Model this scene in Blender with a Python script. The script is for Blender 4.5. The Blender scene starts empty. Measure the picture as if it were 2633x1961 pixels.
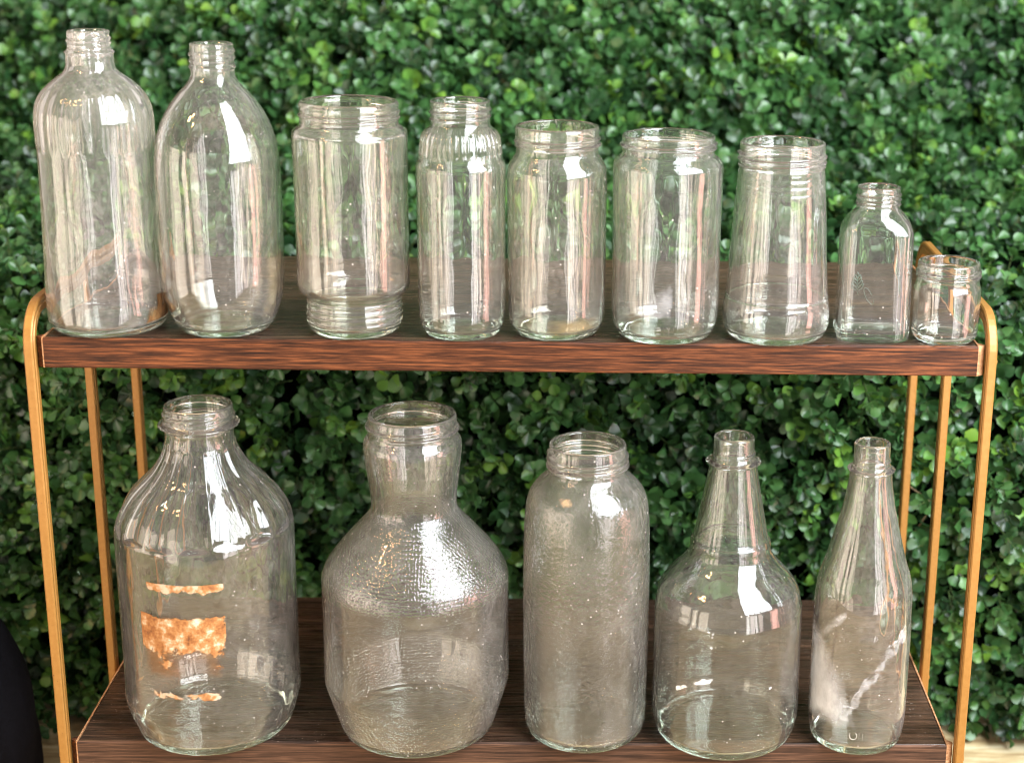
import bpy, math, random
import numpy as np
from mathutils import Matrix, Vector

rng = np.random.default_rng(7)
random.seed(7)
scene = bpy.context.scene
COL = scene.collection
R = math.radians

# ------------------------------------------------------------------ camera
cam_d = bpy.data.cameras.new("camera")
cam = bpy.data.objects.new("camera", cam_d)
COL.objects.link(cam)
CAM = Vector((0.04469514, -1.0545652, 0.30038363))
RX = Vector((0.99971791, -0.0180955, 0.0153835))
UY = Vector((-0.00963606, 0.28297784, 0.95907804))
FZ = Vector((0.02170819, 0.95895573, -0.28272364))
m = Matrix.Identity(4)
for i in range(3):
    m[i][0] = RX[i]; m[i][1] = UY[i]; m[i][2] = -FZ[i]; m[i][3] = CAM[i]
cam.matrix_world = m
cam_d.sensor_width = 36.0
cam_d.lens = 4262.5 / 2633 * 36.0
cam_d.shift_x = -269.975 / 2633
cam_d.shift_y = -58.647 / 2633
cam_d.clip_start = 0.05
cam_d.clip_end = 50
cam_d.dof.use_dof = True
cam_d.dof.focus_distance = 1.165
cam_d.dof.aperture_fstop = (cam_d.lens / 1000) / 0.0088
scene.camera = cam

# ------------------------------------------------------------------ world, lamps, exposure
world = bpy.data.worlds.new("World")
scene.world = world
world.use_nodes = True
bg = world.node_tree.nodes["Background"]
bg.inputs[0].default_value = (1.0, 0.91, 0.83, 1)
bg.inputs[1].default_value = 0.33

def polar(az, el, d, origin=(0, 0.05, 0.0)):
    """point seen from the shelf at azimuth az (0 = towards the camera, + = right) and elevation el"""
    a, e = R(az), R(el)
    return Vector(origin) + Vector((math.sin(a) * math.cos(e), -math.cos(a) * math.cos(e), math.sin(e))) * d

def lamp(name, loc, target, w, h, radiance, color):
    d = bpy.data.lights.new(name, 'AREA')
    d.shape = 'RECTANGLE'; d.size = w; d.size_y = h
    d.energy = radiance * math.pi * w * h
    d.color = color
    o = bpy.data.objects.new(name, d)
    COL.objects.link(o)
    o.location = loc
    dirv = (Vector(target) - Vector(loc)).normalized()
    up = Vector((0, 0, 1))
    x = up.cross(-dirv).normalized()
    y = (-dirv).cross(x)
    mm = Matrix.Identity(4)
    for i in range(3):
        mm[i][0] = x[i]; mm[i][1] = y[i]; mm[i][2] = -dirv[i]; mm[i][3] = loc[i]
    o.matrix_world = mm
    return o

def strip(name, az0, az1, el0, el1, d, radiance, color):
    """upright lamp that covers the given directions as seen from the shelf"""
    az = 0.5 * (az0 + az1)
    z0, z1 = d * math.tan(R(el0)), d * math.tan(R(el1))
    a = R(az)
    c = Vector((math.sin(a) * d, 0.05 - math.cos(a) * d, 0.5 * (z0 + z1)))
    w = 2 * d * math.tan(R(0.5 * (az1 - az0)))
    return lamp(name, c, (0, 0.05, c.z), w, z1 - z0, radiance, color)

# tall bright window to the front right: panes side by side with dark bars between
DAY = (0.88, 0.94, 1.0)
for a0, a1 in ((27, 35), (35.8, 41), (41.9, 51), (52, 62), (63, 71)):
    strip("window_light", a0, a1, 8, 69, 1.12, 13.0, DAY)
# paler strips below it: sill, net curtain and a pinkish curtain beside the window
for a0, a1, l, c in ((28, 31.5, 4.8, (1.0, .96, .96)), (33, 40, 3.4, (1.0, .90, .90)), (41, 43.5, 4.4, (1.0, .95, .95)), (46, 52, 2.4, (1.0, .80, .76)), (66, 77, 5.0, (1.0, .50, .42))):
    strip("curtain_light", a0, a1, -42, 3, 1.3, l, c)
# warm lit room to the left
for a0, a1, l in ((-82, -63, 3.0), (-56, -49, 4.0), (-43, -31, 2.6)):
    strip("room_light", a0, a1, -44, 12, 1.35, l, (1.0, 0.84, 0.68))
# small warm bulbs high on the left
for az, el in ((-58, 44), (-63, 40), (-50, 38)):
    c = polar(az, el, 1.25); lamp("string_bulb", c, (0, 0.05, 0), 0.05, 0.07, 90, (1.0, 0.55, 0.22))

scene.view_settings.view_transform = 'Standard'
scene.view_settings.look = 'None'
scene.view_settings.exposure = 1.05
scene.view_settings.gamma = 1.0
cy = scene.cycles
cy.use_denoising = True
cy.filter_width = 1.1
try:
    cy.denoiser = 'OPENIMAGEDENOISE'
except Exception:
    pass
cy.max_bounces = 28
cy.transmission_bounces = 24
cy.glossy_bounces = 8
cy.diffuse_bounces = 3
cy.transparent_max_bounces = 16
cy.caustics_reflective = False
cy.caustics_refractive = True
cy.sample_clamp_indirect = 24.0

# ------------------------------------------------------------------ helpers
def link(o, parent=None):
    COL.objects.link(o)
    if parent is not None:
        o.parent = parent
    return o

def mesh_obj(name, verts, faces, mat, parent=None, smooth=True, loc=None):
    me = bpy.data.meshes.new(name)
    me.from_pydata([tuple(v) for v in verts], [], [tuple(f) for f in faces])
    if smooth:
        me.polygons.foreach_set("use_smooth", [True] * len(me.polygons))
    me.update()
    if mat is not None:
        me.materials.append(mat)
    o = bpy.data.objects.new(name, me)
    link(o, parent)
    if loc is not None:
        o.location = loc
    return o

def thing(name, label, cat, loc=(0, 0, 0), group=None):
    o = bpy.data.objects.new(name, None)
    COL.objects.link(o)
    o.empty_display_size = 0.02
    o.location = loc
    o["label"] = label; o["category"] = cat
    if group:
        o["group"] = group
    return o

def new_mat(name):
    mt = bpy.data.materials.new(name)
    mt.use_nodes = True
    nt = mt.node_tree
    for n in list(nt.nodes):
        nt.nodes.remove(n)
    out = nt.nodes.new("ShaderNodeOutputMaterial")
    return mt, nt, out

def N(nt, typ, **kw):
    n = nt.nodes.new(typ)
    for k, v in kw.items():
        if k.startswith("i_"):
            n.inputs[k[2:].replace("_", " ")].default_value = v
        else:
            setattr(n, k, v)
    return n

def L(nt, a, b):
    nt.links.new(a, b)

def ramp(nt, fac, stops):
    r = nt.nodes.new("ShaderNodeValToRGB")
    els = r.color_ramp.elements
    while len(els) < len(stops):
        els.new(0.5)
    for e, (p, c) in zip(els, stops):
        e.position = p
        e.color = (c[0], c[1], c[2], 1) if len(c) == 3 else c
    L(nt, fac, r.inputs[0])
    return r

def mapping(nt, scale, rot=(0, 0, 0), coord="Object"):
    tc = nt.nodes.new("ShaderNodeTexCoord")
    mp = nt.nodes.new("ShaderNodeMapping")
    mp.inputs["Scale"].default_value = scale
    mp.inputs["Rotation"].default_value = rot
    L(nt, tc.outputs[coord], mp.inputs[0])
    return mp

def math_n(nt, op, a, b=None, clamp=False):
    n = nt.nodes.new("ShaderNodeMath")
    n.operation = op; n.use_clamp = clamp
    for i, v in enumerate((a, b)):
        if v is None:
            continue
        if isinstance(v, (int, float)):
            n.inputs[i].default_value = v
        else:
            L(nt, v, n.inputs[i])
    return n.outputs[0]

def mapr(nt, v, a, b, c=0.0, d=1.0):
    n = nt.nodes.new("ShaderNodeMapRange")
    n.clamp = True
    n.inputs[1].default_value = a; n.inputs[2].default_value = b
    n.inputs[3].default_value = c; n.inputs[4].default_value = d
    L(nt, v, n.inputs[0])
    return n.outputs[0]

# ------------------------------------------------------------------ materials
def glass_mat(name, tint=(0.985, 0.985, 0.965), dust=0.06, seed=0.0, bump=None, warm=(0.83, 0.75, 0.68)):
    mt, nt, out = new_mat(name)
    g = N(nt, "ShaderNodeBsdfGlass", i_IOR=1.5, i_Roughness=0.0)
    g.inputs["Color"].default_value = (*tint, 1)
    d = N(nt, "ShaderNodeBsdfDiffuse"); d.inputs["Color"].default_value = (*warm, 1)
    t = N(nt, "ShaderNodeBsdfTranslucent"); t.inputs["Color"].default_value = (*warm, 1)
    film = N(nt, "ShaderNodeMixShader"); film.inputs[0].default_value = 0.35
    L(nt, d.outputs[0], film.inputs[1]); L(nt, t.outputs[0], film.inputs[2])
    mp = mapping(nt, (1, 1, 0.55)); mp.inputs["Location"].default_value = (seed, seed * .7, seed * 1.3)
    n1 = N(nt, "ShaderNodeTexNoise", i_Scale=38.0, i_Detail=7.0, i_Roughness=0.68)
    n2 = N(nt, "ShaderNodeTexNoise", i_Scale=420.0, i_Detail=3.0, i_Roughness=0.7)
    n3 = N(nt, "ShaderNodeTexVoronoi", i_Scale=210.0)
    mpv = mapping(nt, (1, 1, 1)); mpv.inputs["Location"].default_value = (seed * 3, seed, 0)
    for n in (n1, n2):
        L(nt, mp.outputs[0], n.inputs["Vector"])
    L(nt, mpv.outputs[0], n3.inputs["Vector"])
    a = mapr(nt, n1.outputs[0], 0.44, 0.70, dust * 0.50, dust * 1.45)
    b = mapr(nt, n2.outputs[0], 0.40, 0.68, 0.55, 1.55)
    f = math_n(nt, 'MULTIPLY', a, b)
    # specks of dirt
    sp = mapr(nt, n3.outputs["Distance"], 0.07, 0.15, 0.70, 0.0)
    n4 = N(nt, "ShaderNodeTexNoise", i_Scale=26.0, i_Detail=2.0)
    L(nt, mpv.outputs[0], n4.inputs["Vector"])
    sp = math_n(nt, 'MULTIPLY', sp, mapr(nt, n4.outputs[0], 0.50, 0.60, 0.0, 1.0))
    f = math_n(nt, 'ADD', f, sp, True)
    at = N(nt, "ShaderNodeAttribute", attribute_name="outer")
    f = math_n(nt, 'MULTIPLY', f, at.outputs["Fac"])
    mix = N(nt, "ShaderNodeMixShader")
    L(nt, f, mix.inputs[0]); L(nt, g.outputs[0], mix.inputs[1]); L(nt, film.outputs[0], mix.inputs[2])
    L(nt, mix.outputs[0], out.inputs[0])
    # surface relief
    bn = N(nt, "ShaderNodeBump")
    mb = mapping(nt, (1, 1, 0.35))
    mb.inputs["Location"].default_value = (seed * 2, 0, seed)
    nb = N(nt, "ShaderNodeTexNoise", i_Scale=55.0, i_Detail=2.0, i_Roughness=0.45)
    L(nt, mb.outputs[0], nb.inputs["Vector"])
    h = math_n(nt, 'MULTIPLY', nb.outputs[0], 0.00055)
    if bump == "stipple":
        tx = N(nt, "ShaderNodeTexVoronoi", i_Scale=430.0, i_Randomness=0.4)
        m2 = mapping(nt, (1, 1, 1)); L(nt, m2.outputs[0], tx.inputs["Vector"])
        dome = mapr(nt, tx.outputs["Distance"], 0.0, 0.6, 1.0, 0.0)
        at2 = N(nt, "ShaderNodeAttribute", attribute_name="relief")
        h2 = math_n(nt, 'MULTIPLY', math_n(nt, 'MULTIPLY', dome, 0.00042), at2.outputs["Fac"])
        h = math_n(nt, 'ADD', h, h2)
    elif bump == "pebble":
        m2 = mapping(nt, (1, 1, 1))
        tx = N(nt, "ShaderNodeTexNoise", i_Scale=380.0, i_Detail=1.5, i_Roughness=0.5)
        L(nt, m2.outputs[0], tx.inputs["Vector"])
        at2 = N(nt, "ShaderNodeAttribute", attribute_name="relief")
        h2 = math_n(nt, 'MULTIPLY', math_n(nt, 'MULTIPLY', tx.outputs[0], 0.00072), at2.outputs["Fac"])
        h = math_n(nt, 'ADD', h, h2)
    L(nt, h, bn.inputs["Height"])
    bn.inputs["Strength"].default_value = 1.0
    bn.inputs["Distance"].default_value = 1.0
    L(nt, bn.outputs[0], g.inputs["Normal"])
    return mt

def wood_mat(name, dark, mid, light, sx=10.0, sy=330.0, rough=0.42, dust=0.0, streak=1.0, spec=0.2):
    mt, nt, out = new_mat(name)
    p = N(nt, "ShaderNodeBsdfPrincipled")
    mp = mapping(nt, (sx, sy, sy))
    n1 = N(nt, "ShaderNodeTexNoise", i_Scale=1.0, i_Detail=6.0, i_Roughness=0.62, i_Distortion=0.5)
    L(nt, mp.outputs[0], n1.inputs["Vector"])
    mp2 = mapping(nt, (sx * 3.2, sy * 4.5, sy * 4.5))
    n2 = N(nt, "ShaderNodeTexNoise", i_Scale=1.0, i_Detail=3.0, i_Roughness=0.6)
    L(nt, mp2.outputs[0], n2.inputs["Vector"])
    s = math_n(nt, 'ADD', math_n(nt, 'MULTIPLY', n1.outputs[0], 0.66), math_n(nt, 'MULTIPLY', n2.outputs[0], 0.34 * streak))
    cr = ramp(nt, s, [(0.40, dark), (0.50, mid), (0.61, light)])
    col = cr.outputs[0]
    if dust > 0:
        md = mapping(nt, (1, 1, 1))
        v = N(nt, "ShaderNodeTexVoronoi", i_Scale=300.0)
        L(nt, md.outputs[0], v.inputs["Vector"])
        nd = N(nt, "ShaderNodeTexNoise", i_Scale=30.0, i_Detail=5.0, i_Roughness=0.7)
        L(nt, md.outputs[0], nd.inputs["Vector"])
        sp = mapr(nt, v.outputs["Distance"], 0.08, 0.17, 0.85, 0.0)
        sp = math_n(nt, 'MULTIPLY', sp, mapr(nt, nd.outputs[0], 0.52, 0.62))
        nf = N(nt, "ShaderNodeTexNoise", i_Scale=14.0, i_Detail=8.0, i_Roughness=0.75)
        L(nt, md.outputs[0], nf.inputs["Vector"])
        sp = math_n(nt, 'ADD', sp, mapr(nt, nf.outputs[0], 0.45, 0.75, 0.0, dust), True)
        mx = N(nt, "ShaderNodeMixRGB")
        mx.inputs[2].default_value = (0.42, 0.36, 0.30, 1)
        L(nt, sp, mx.inputs[0]); L(nt, col, mx.inputs[1])
        col = mx.outputs[0]
    L(nt, col, p.inputs["Base Color"])
    p.inputs["Specular IOR Level"].default_value = spec
    rr = mapr(nt, n2.outputs[0], 0.3, 0.7, rough - 0.08, rough + 0.14)
    L(nt, rr, p.inputs["Roughness"])
    b = N(nt, "ShaderNodeBump"); b.inputs["Strength"].default_value = 0.5; b.inputs["Distance"].default_value = 0.0004
    L(nt, s, b.inputs["Height"]); L(nt, b.outputs[0], p.inputs["Normal"])
    L(nt, p.outputs[0], out.inputs[0])
    return mt

M_TOP = wood_mat("dark_veneer", (0.011, 0.0055, 0.0033), (0.037, 0.0185, 0.0108), (0.090, 0.047, 0.027), rough=0.26, dust=0.05, spec=0.34)
M_EDGE = wood_mat("red_brown_edge", (0.012, 0.004, 0.0016), (0.055, 0.0165, 0.0055), (0.165, 0.052, 0.017), sx=20.0, sy=560.0, rough=0.5, streak=1.0)
M_EDGE2 = wood_mat("brown_edge", (0.020, 0.010, 0.0065), (0.060, 0.029, 0.017), (0.12, 0.060, 0.035), sx=16.0, sy=560.0, rough=0.5)
M_END = wood_mat("pale_edge_banding", (0.30, 0.14, 0.06), (0.42, 0.21, 0.10), (0.55, 0.32, 0.17), rough=0.5)
M_TABLE = wood_mat("pale_table_wood", (0.32, 0.22, 0.11), (0.50, 0.39, 0.21), (0.66, 0.58, 0.38), sx=9.0, sy=75.0, rough=0.5)

def gold_mat():
    mt, nt, out = new_mat("gold_painted_metal")
    p = N(nt, "ShaderNodeBsdfPrincipled", i_Metallic=0.25, i_Roughness=0.42)
    mp = mapping(nt, (1, 1, 1))
    n = N(nt, "ShaderNodeTexNoise", i_Scale=300.0, i_Detail=6.0, i_Roughness=0.7)
    L(nt, mp.outputs[0], n.inputs["Vector"])
    v = N(nt, "ShaderNodeTexVoronoi", i_Scale=160.0)
    L(nt, mp.outputs[0], v.inputs["Vector"])
    cr = ramp(nt, n.outputs[0], [(0.30, (0.240, 0.110, 0.019)), (0.50, (0.275, 0.128, 0.025)), (0.75, (0.310, 0.152, 0.036))])
    sp = mapr(nt, v.outputs["Distance"], 0.05, 0.12, 0.8, 0.0)
    n5 = N(nt, "ShaderNodeTexNoise", i_Scale=25.0)
    L(nt, mp.outputs[0], n5.inputs["Vector"])
    sp = math_n(nt, 'MULTIPLY', sp, mapr(nt, n5.outputs[0], 0.5, 0.6))
    mx = N(nt, "ShaderNodeMixRGB"); mx.inputs[2].default_value = (0.10, 0.04, 0.012, 1)
    L(nt, sp, mx.inputs[0]); L(nt, cr.outputs[0], mx.inputs[1])
    L(nt, mx.outputs[0], p.inputs["Base Color"])
    b = N(nt, "ShaderNodeBump"); b.inputs["Strength"].default_value = 0.12; b.inputs["Distance"].default_value = 0.0004
    L(nt, n.outputs[0], b.inputs["Height"]); L(nt, b.outputs[0], p.inputs["Normal"])
    L(nt, p.outputs[0], out.inputs[0])
    return mt
M_GOLD = gold_mat()

def leaf_mat():
    mt, nt, out = new_mat("boxwood_leaf")
    p = N(nt, "ShaderNodeBsdfPrincipled", i_Roughness=0.40)
    try:
        p.inputs["Specular IOR Level"].default_value = 0.6
    except KeyError:
        pass
    a = N(nt, "ShaderNodeAttribute", attribute_name="tint")
    cr = ramp(nt, a.outputs["Fac"], [(0.0, (0.006, 0.022, 0.008)), (0.40, (0.023, 0.074, 0.020)), (0.80, (0.060, 0.165, 0.040)), (0.92, (0.085, 0.200, 0.030)), (1.0, (0.13, 0.26, 0.028))])
    L(nt, cr.outputs[0], p.inputs["Base Color"])
    t = N(nt, "ShaderNodeBsdfTranslucent")
    L(nt, cr.outputs[0], t.inputs["Color"])
    mx = N(nt, "ShaderNodeMixShader"); mx.inputs[0].default_value = 0.18
    L(nt, p.outputs[0], mx.inputs[1]); L(nt, t.outputs[0], mx.inputs[2])
    L(nt, mx.outputs[0], out.inputs[0])
    return mt
M_LEAF = leaf_mat()

def plain_mat(name, col, rough=0.7, var=0.0, scale=60.0, spec=0.5):
    mt, nt, out = new_mat(name)
    p = N(nt, "ShaderNodeBsdfPrincipled", i_Roughness=rough)
    p.inputs["Specular IOR Level"].default_value = spec
    mp = mapping(nt, (1, 1, 1))
    n = N(nt, "ShaderNodeTexNoise", i_Scale=scale, i_Detail=6.0, i_Roughness=0.7)
    L(nt, mp.outputs[0], n.inputs["Vector"])
    lo = tuple(c * (1 - var) for c in col); hi = tuple(min(1, c * (1 + var)) for c in col)
    cr = ramp(nt, n.outputs[0], [(0.3, lo), (0.7, hi)])
    L(nt, cr.outputs[0], p.inputs["Base Color"])
    b = N(nt, "ShaderNodeBump"); b.inputs["Strength"].default_value = 0.4; b.inputs["Distance"].default_value = 0.001
    L(nt, n.outputs[0], b.inputs["Height"]); L(nt, b.outputs[0], p.inputs["Normal"])
    L(nt, p.outputs[0], out.inputs[0])
    return mt
M_STEM = plain_mat("stem_green", (0.06, 0.10, 0.025), 0.6, 0.3)
M_DRY = plain_mat("dry_stem", (0.36, 0.25, 0.13), 0.7, 0.3)
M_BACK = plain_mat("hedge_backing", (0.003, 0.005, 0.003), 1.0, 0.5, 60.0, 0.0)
M_BLACK = plain_mat("black_cloth", (0.004, 0.004, 0.006), 0.95, 0.4, 300.0, 0.1)

def patch_mat(name, stops, scale, thresh, seed, rough=0.8, stretch=(1, 1, 1), soft=0.06, maxa=1.0, amp=0.8):
    """paper, rust or scum stuck to the glass: ragged where the noise falls below the threshold (attribute 'cover' = how much is left)"""
    mt, nt, out = new_mat(name)
    p = N(nt, "ShaderNodeBsdfPrincipled", i_Roughness=rough)
    mp = mapping(nt, stretch); mp.inputs["Location"].default_value = (seed, seed * 2, seed * .5)
    n = N(nt, "ShaderNodeTexNoise", i_Scale=scale, i_Detail=8.0, i_Roughness=0.68)
    L(nt, mp.outputs[0], n.inputs["Vector"])
    n2 = N(nt, "ShaderNodeTexNoise", i_Scale=scale * 1.7, i_Detail=6.0, i_Roughness=0.7)
    L(nt, mp.outputs[0], n2.inputs["Vector"])
    cr = ramp(nt, n2.outputs[0], stops)
    L(nt, cr.outputs[0], p.inputs["Base Color"])
    at = N(nt, "ShaderNodeAttribute", attribute_name="cover")
    v = math_n(nt, 'ADD', math_n(nt, 'MULTIPLY', n.outputs[0], amp), at.outputs["Fac"])
    f = mapr(nt, v, thresh - soft, thresh + soft, 0.0, maxa)
    tr = N(nt, "ShaderNodeBsdfTransparent")
    mx = N(nt, "ShaderNodeMixShader")
    L(nt, f, mx.inputs[0]); L(nt, tr.outputs[0], mx.inputs[1]); L(nt, p.outputs[0], mx.inputs[2])
    L(nt, mx.outputs[0], out.inputs[0])
    return mt

# ------------------------------------------------------------------ setting: table
def box(name, x0, x1, y0, y1, z0, z1, mat, parent=None):
    v = [(x0, y0, z0), (x1, y0, z0), (x1, y1, z0), (x0, y1, z0), (x0, y0, z1), (x1, y0, z1), (x1, y1, z1), (x0, y1, z1)]
    f = [(0, 3, 2, 1), (4, 5, 6, 7), (0, 1, 5, 4), (1, 2, 6, 5), (2, 3, 7, 6), (3, 0, 4, 7)]
    return mesh_obj(name, v, f, mat, parent, smooth=False)

TZ = -0.453
tab = box("tabletop", -1.3, 1.3, -0.75, 0.9, TZ - 0.03, TZ, M_TABLE)
tab["kind"] = "structure"

# ------------------------------------------------------------------ the rack
SW, SD, ST, SH = 0.31, 0.245, 0.0203, -0.2964
rack = thing("shelf_rack", "two tier rack of dark wood shelves held in gold metal side frames", "shelf rack", (0, 0, TZ))

def bevel_board(name, ztop, parent, mt_top, mt_edge):
    """board with eased edges; its front edge strip and end pieces are parts of their own"""
    z1, z0 = ztop - TZ, ztop - ST - TZ
    e = 0.0008
    v, f = [], []
    x0, x1, y0, y1 = -SW + 0.0012, SW - 0.0012, 0.0012, SD
    pts = [(x0 + e, y0 + e, z1), (x1 - e, y0 + e, z1), (x1 - e, y1 - e, z1), (x0 + e, y1 - e, z1),
           (x0, y0, z1 - e), (x1, y0, z1 - e), (x1, y1, z1 - e), (x0, y1, z1 - e),
           (x0, y0, z0), (x1, y0, z0), (x1, y1, z0), (x0, y1, z0)]
    f = [(0, 1, 2, 3)]
    for k in range(4):
        n = (k + 1) % 4
        f.append((k, 4 + k, 4 + n, n)); f.append((4 + k, 8 + k, 8 + n, 4 + n))
    f.append((11, 10, 9, 8))
    b = mesh_obj(name, pts, f, mt_top, parent, smooth=False)
    # front edge strip, eased
    zz = [z0 - 0.0002, z0 + 0.0006, z1 - 0.0010, z1 - 0.0003, z1 + 0.0002]
    yy = [0.0005, 0.0, 0.0, 0.0004, 0.0011]
    nx = 160
    v = []; f = []
    for i in range(nx + 1):
        x = -SW + 0.001 + (2 * SW - 0.002) * i / nx
        chip = 0.0
        if random.random() < 0.03:
            chip = 0.0005
        for k in range(5):
            v.append((x, yy[k] + (chip if k >= 3 else 0), zz[k] - (chip if k >= 3 else 0)))
        v.append((x, 0.00118, zz[0]))
    w = 6
    for i in range(nx):
        for k in range(w - 1):
            if k < 4:
                f.append((i * w + k, (i + 1) * w + k, (i + 1) * w + k + 1, i * w + k + 1))
        f.append((i * w + 5, (i + 1) * w + 5, (i + 1) * w + 0, i * w + 0))
    mesh_obj("front_edge", v, f, mt_edge, b, smooth=False)
    for s in (-1, 1):
        # end banding
        bx0, bx1 = (-SW, -SW + 0.0011) if s < 0 else (SW - 0.0011, SW)
        box("end_banding", bx0, bx1, 0.0003, SD, z0 - 0.0001, z1 + 0.0003, M_END, b)
        # wedge that closes the gap to the leg
        xa = s * SW; xb = s * (SW + 0.0038)
        p = [(xa, 0.0002), (xb, 0.0028), (xb, 0.0050), (xa, 0.0085)]
        if s > 0:
            pv = p
        else:
            pv = p[::-1]
        v = [(x, y, z0) for x, y in pv] + [(x, y, z1 + 0.0002) for x, y in pv]
        f = [(3, 2, 1, 0), (4, 5, 6, 7)] + [(k, (k + 1) % 4, 4 + (k + 1) % 4, 4 + k) for k in range(4)]
        mesh_obj("corner_trim", v, f, M_END if s > 0 else M_EDGE, b, smooth=False)
    return b

bevel_board("shelf_board", 0.0, rack, M_TOP, M_EDGE)
bevel_board("shelf_board", SH, rack, M_TOP, M_EDGE2)

# bar profile (6 x 10 mm, eased corners, shallow groove along the inner side)
def bar_profile(side):
    w, d = 0.0031, 0.0050
    e = 0.0009
    # (across, along depth) ; inner face towards the shelf
    s = -side
    pr = [(-w * s, -d + e), (-w * s + e * s, -d), (w * s - e * s, -d), (w * s, -d + e),
          (w * s, -0.0022), (w * s - 0.0007 * s, -0.0016), (w * s - 0.0007 * s, -0.0004), (w * s, 0.0002),
          (w * s, d - e), (w * s - e * s, d), (-w * s + e * s, d), (-w * s, d - e)]
    return pr

def sweep(name, path, tang, prof, mat, parent):
    """sweep in a plane x = const: profile (across x, along local normal)"""
    v = []; f = []
    n = len(prof)
    for (x, y, z), t in zip(path, tang):
        # local 'depth' direction is perpendicular to the tangent inside the yz plane
        ny, nz = t[1], -t[0]
        for a, b in prof:
            v.append((x + a, y + ny * b, z + nz * b))
    for i in range(len(path) - 1):
        for k in range(n):
            q = (i * n + k, i * n + (k + 1) % n, (i + 1) * n + (k + 1) % n, (i + 1) * n + k)
            f.append(q)
    f.append(tuple(range(n))[::-1]); f.append(tuple((len(path) - 1) * n + k for k in range(n)))
    o = mesh_obj(name, v, f, mat, parent, smooth=False)
    return o

LEGX = 0.3176
RAILZ = 0.0225
def side_frame(side):
    x = side * LEGX
    path = []; tang = []
    r = 0.024
    yf, yb = 0.0, 0.2445
    zt = RAILZ - TZ - 0.005
    z = 0.0
    for k in range(12):
        path.append((x, yf, z + (zt - r) * k / 12)); tang.append((0.0, 1.0))
    for k in range(11):
        a = math.pi / 2 * k / 10
        path.append((x, yf + r - r * math.cos(a), zt - r + r * math.sin(a))); tang.append((math.sin(a), math.cos(a)))
    for k in range(1, 10):
        path.append((x, yf + r + (yb - yf - 2 * r) * k / 10, zt)); tang.append((1.0, 0.0))
    for k in range(11):
        a = math.pi / 2 * k / 10
        path.append((x, yb - r + r * math.sin(a), zt - r + r * math.cos(a))); tang.append((math.cos(a), -math.sin(a)))
    for k in range(1, 13):
        path.append((x, yb, (zt - r) * (1 - k / 12))); tang.append((0.0, -1.0))
    o = sweep("side_frame", path, tang, bar_profile(side), M_GOLD, rack)
    path = [(x, 0.125, zt * k / 10 - (0.0052 if k == 10 else 0)) for k in range(11)]
    sweep("middle_leg", path, [(0.0, 1.0)] * 11, bar_profile(side), M_GOLD, rack)
    # screw heads that hold the boards
    for zz in (-0.010, SH - 0.010):
        for yy in (0.0, 0.125):
            vv = []; ff = []
            cxx = x + side * 0.0032
            for ring, (rr, dx) in enumerate(((0.0024, 0), (0.0021, 0.0008), (0.001, 0.0012))):
                for k in range(10):
                    a = 2 * math.pi * k / 10
                    vv.append((cxx + side * dx, yy + rr * math.cos(a), zz - TZ + rr * math.sin(a)))
            for ring in range(2):
                for k in range(10):
                    ff.append((ring * 10 + k, ring * 10 + (k + 1) % 10, ring * 10 + 10 + (k + 1) % 10, ring * 10 + 10 + k))
            ff.append(tuple(20 + k for k in range(10)))
            mesh_obj("screw", vv, ff, M_GOLD, rack)
side_frame(-1)
side_frame(1)

# ------------------------------------------------------------------ bottles
def pchip(x, y, xq):
    x = np.asarray(x, float); y = np.asarray(y, float)
    h = np.diff(x); d = np.diff(y) / h
    mm = np.zeros_like(x)
    for i in range(1, len(x) - 1):
        if d[i - 1] * d[i] > 0:
            w1 = 2 * h[i] + h[i - 1]; w2 = h[i] + 2 * h[i - 1]
            mm[i] = (w1 + w2) / (w1 / d[i - 1] + w2 / d[i])
    mm[0], mm[-1] = d[0], d[-1]
    k = np.clip(np.searchsorted(x, xq) - 1, 0, len(x) - 2)
    t = (xq - x[k]) / h[k]
    return (y[k] * (1 + 2 * t) * (1 - t) ** 2 + h[k] * mm[k] * t * (1 - t) ** 2 + y[k + 1] * t * t * (3 - 2 * t) + h[k] * mm[k + 1] * t * t * (t - 1))

def smoothstep(a, b, x):
    t = np.clip((x - a) / (b - a), 0, 1)
    return t * t * (3 - 2 * t)

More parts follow.
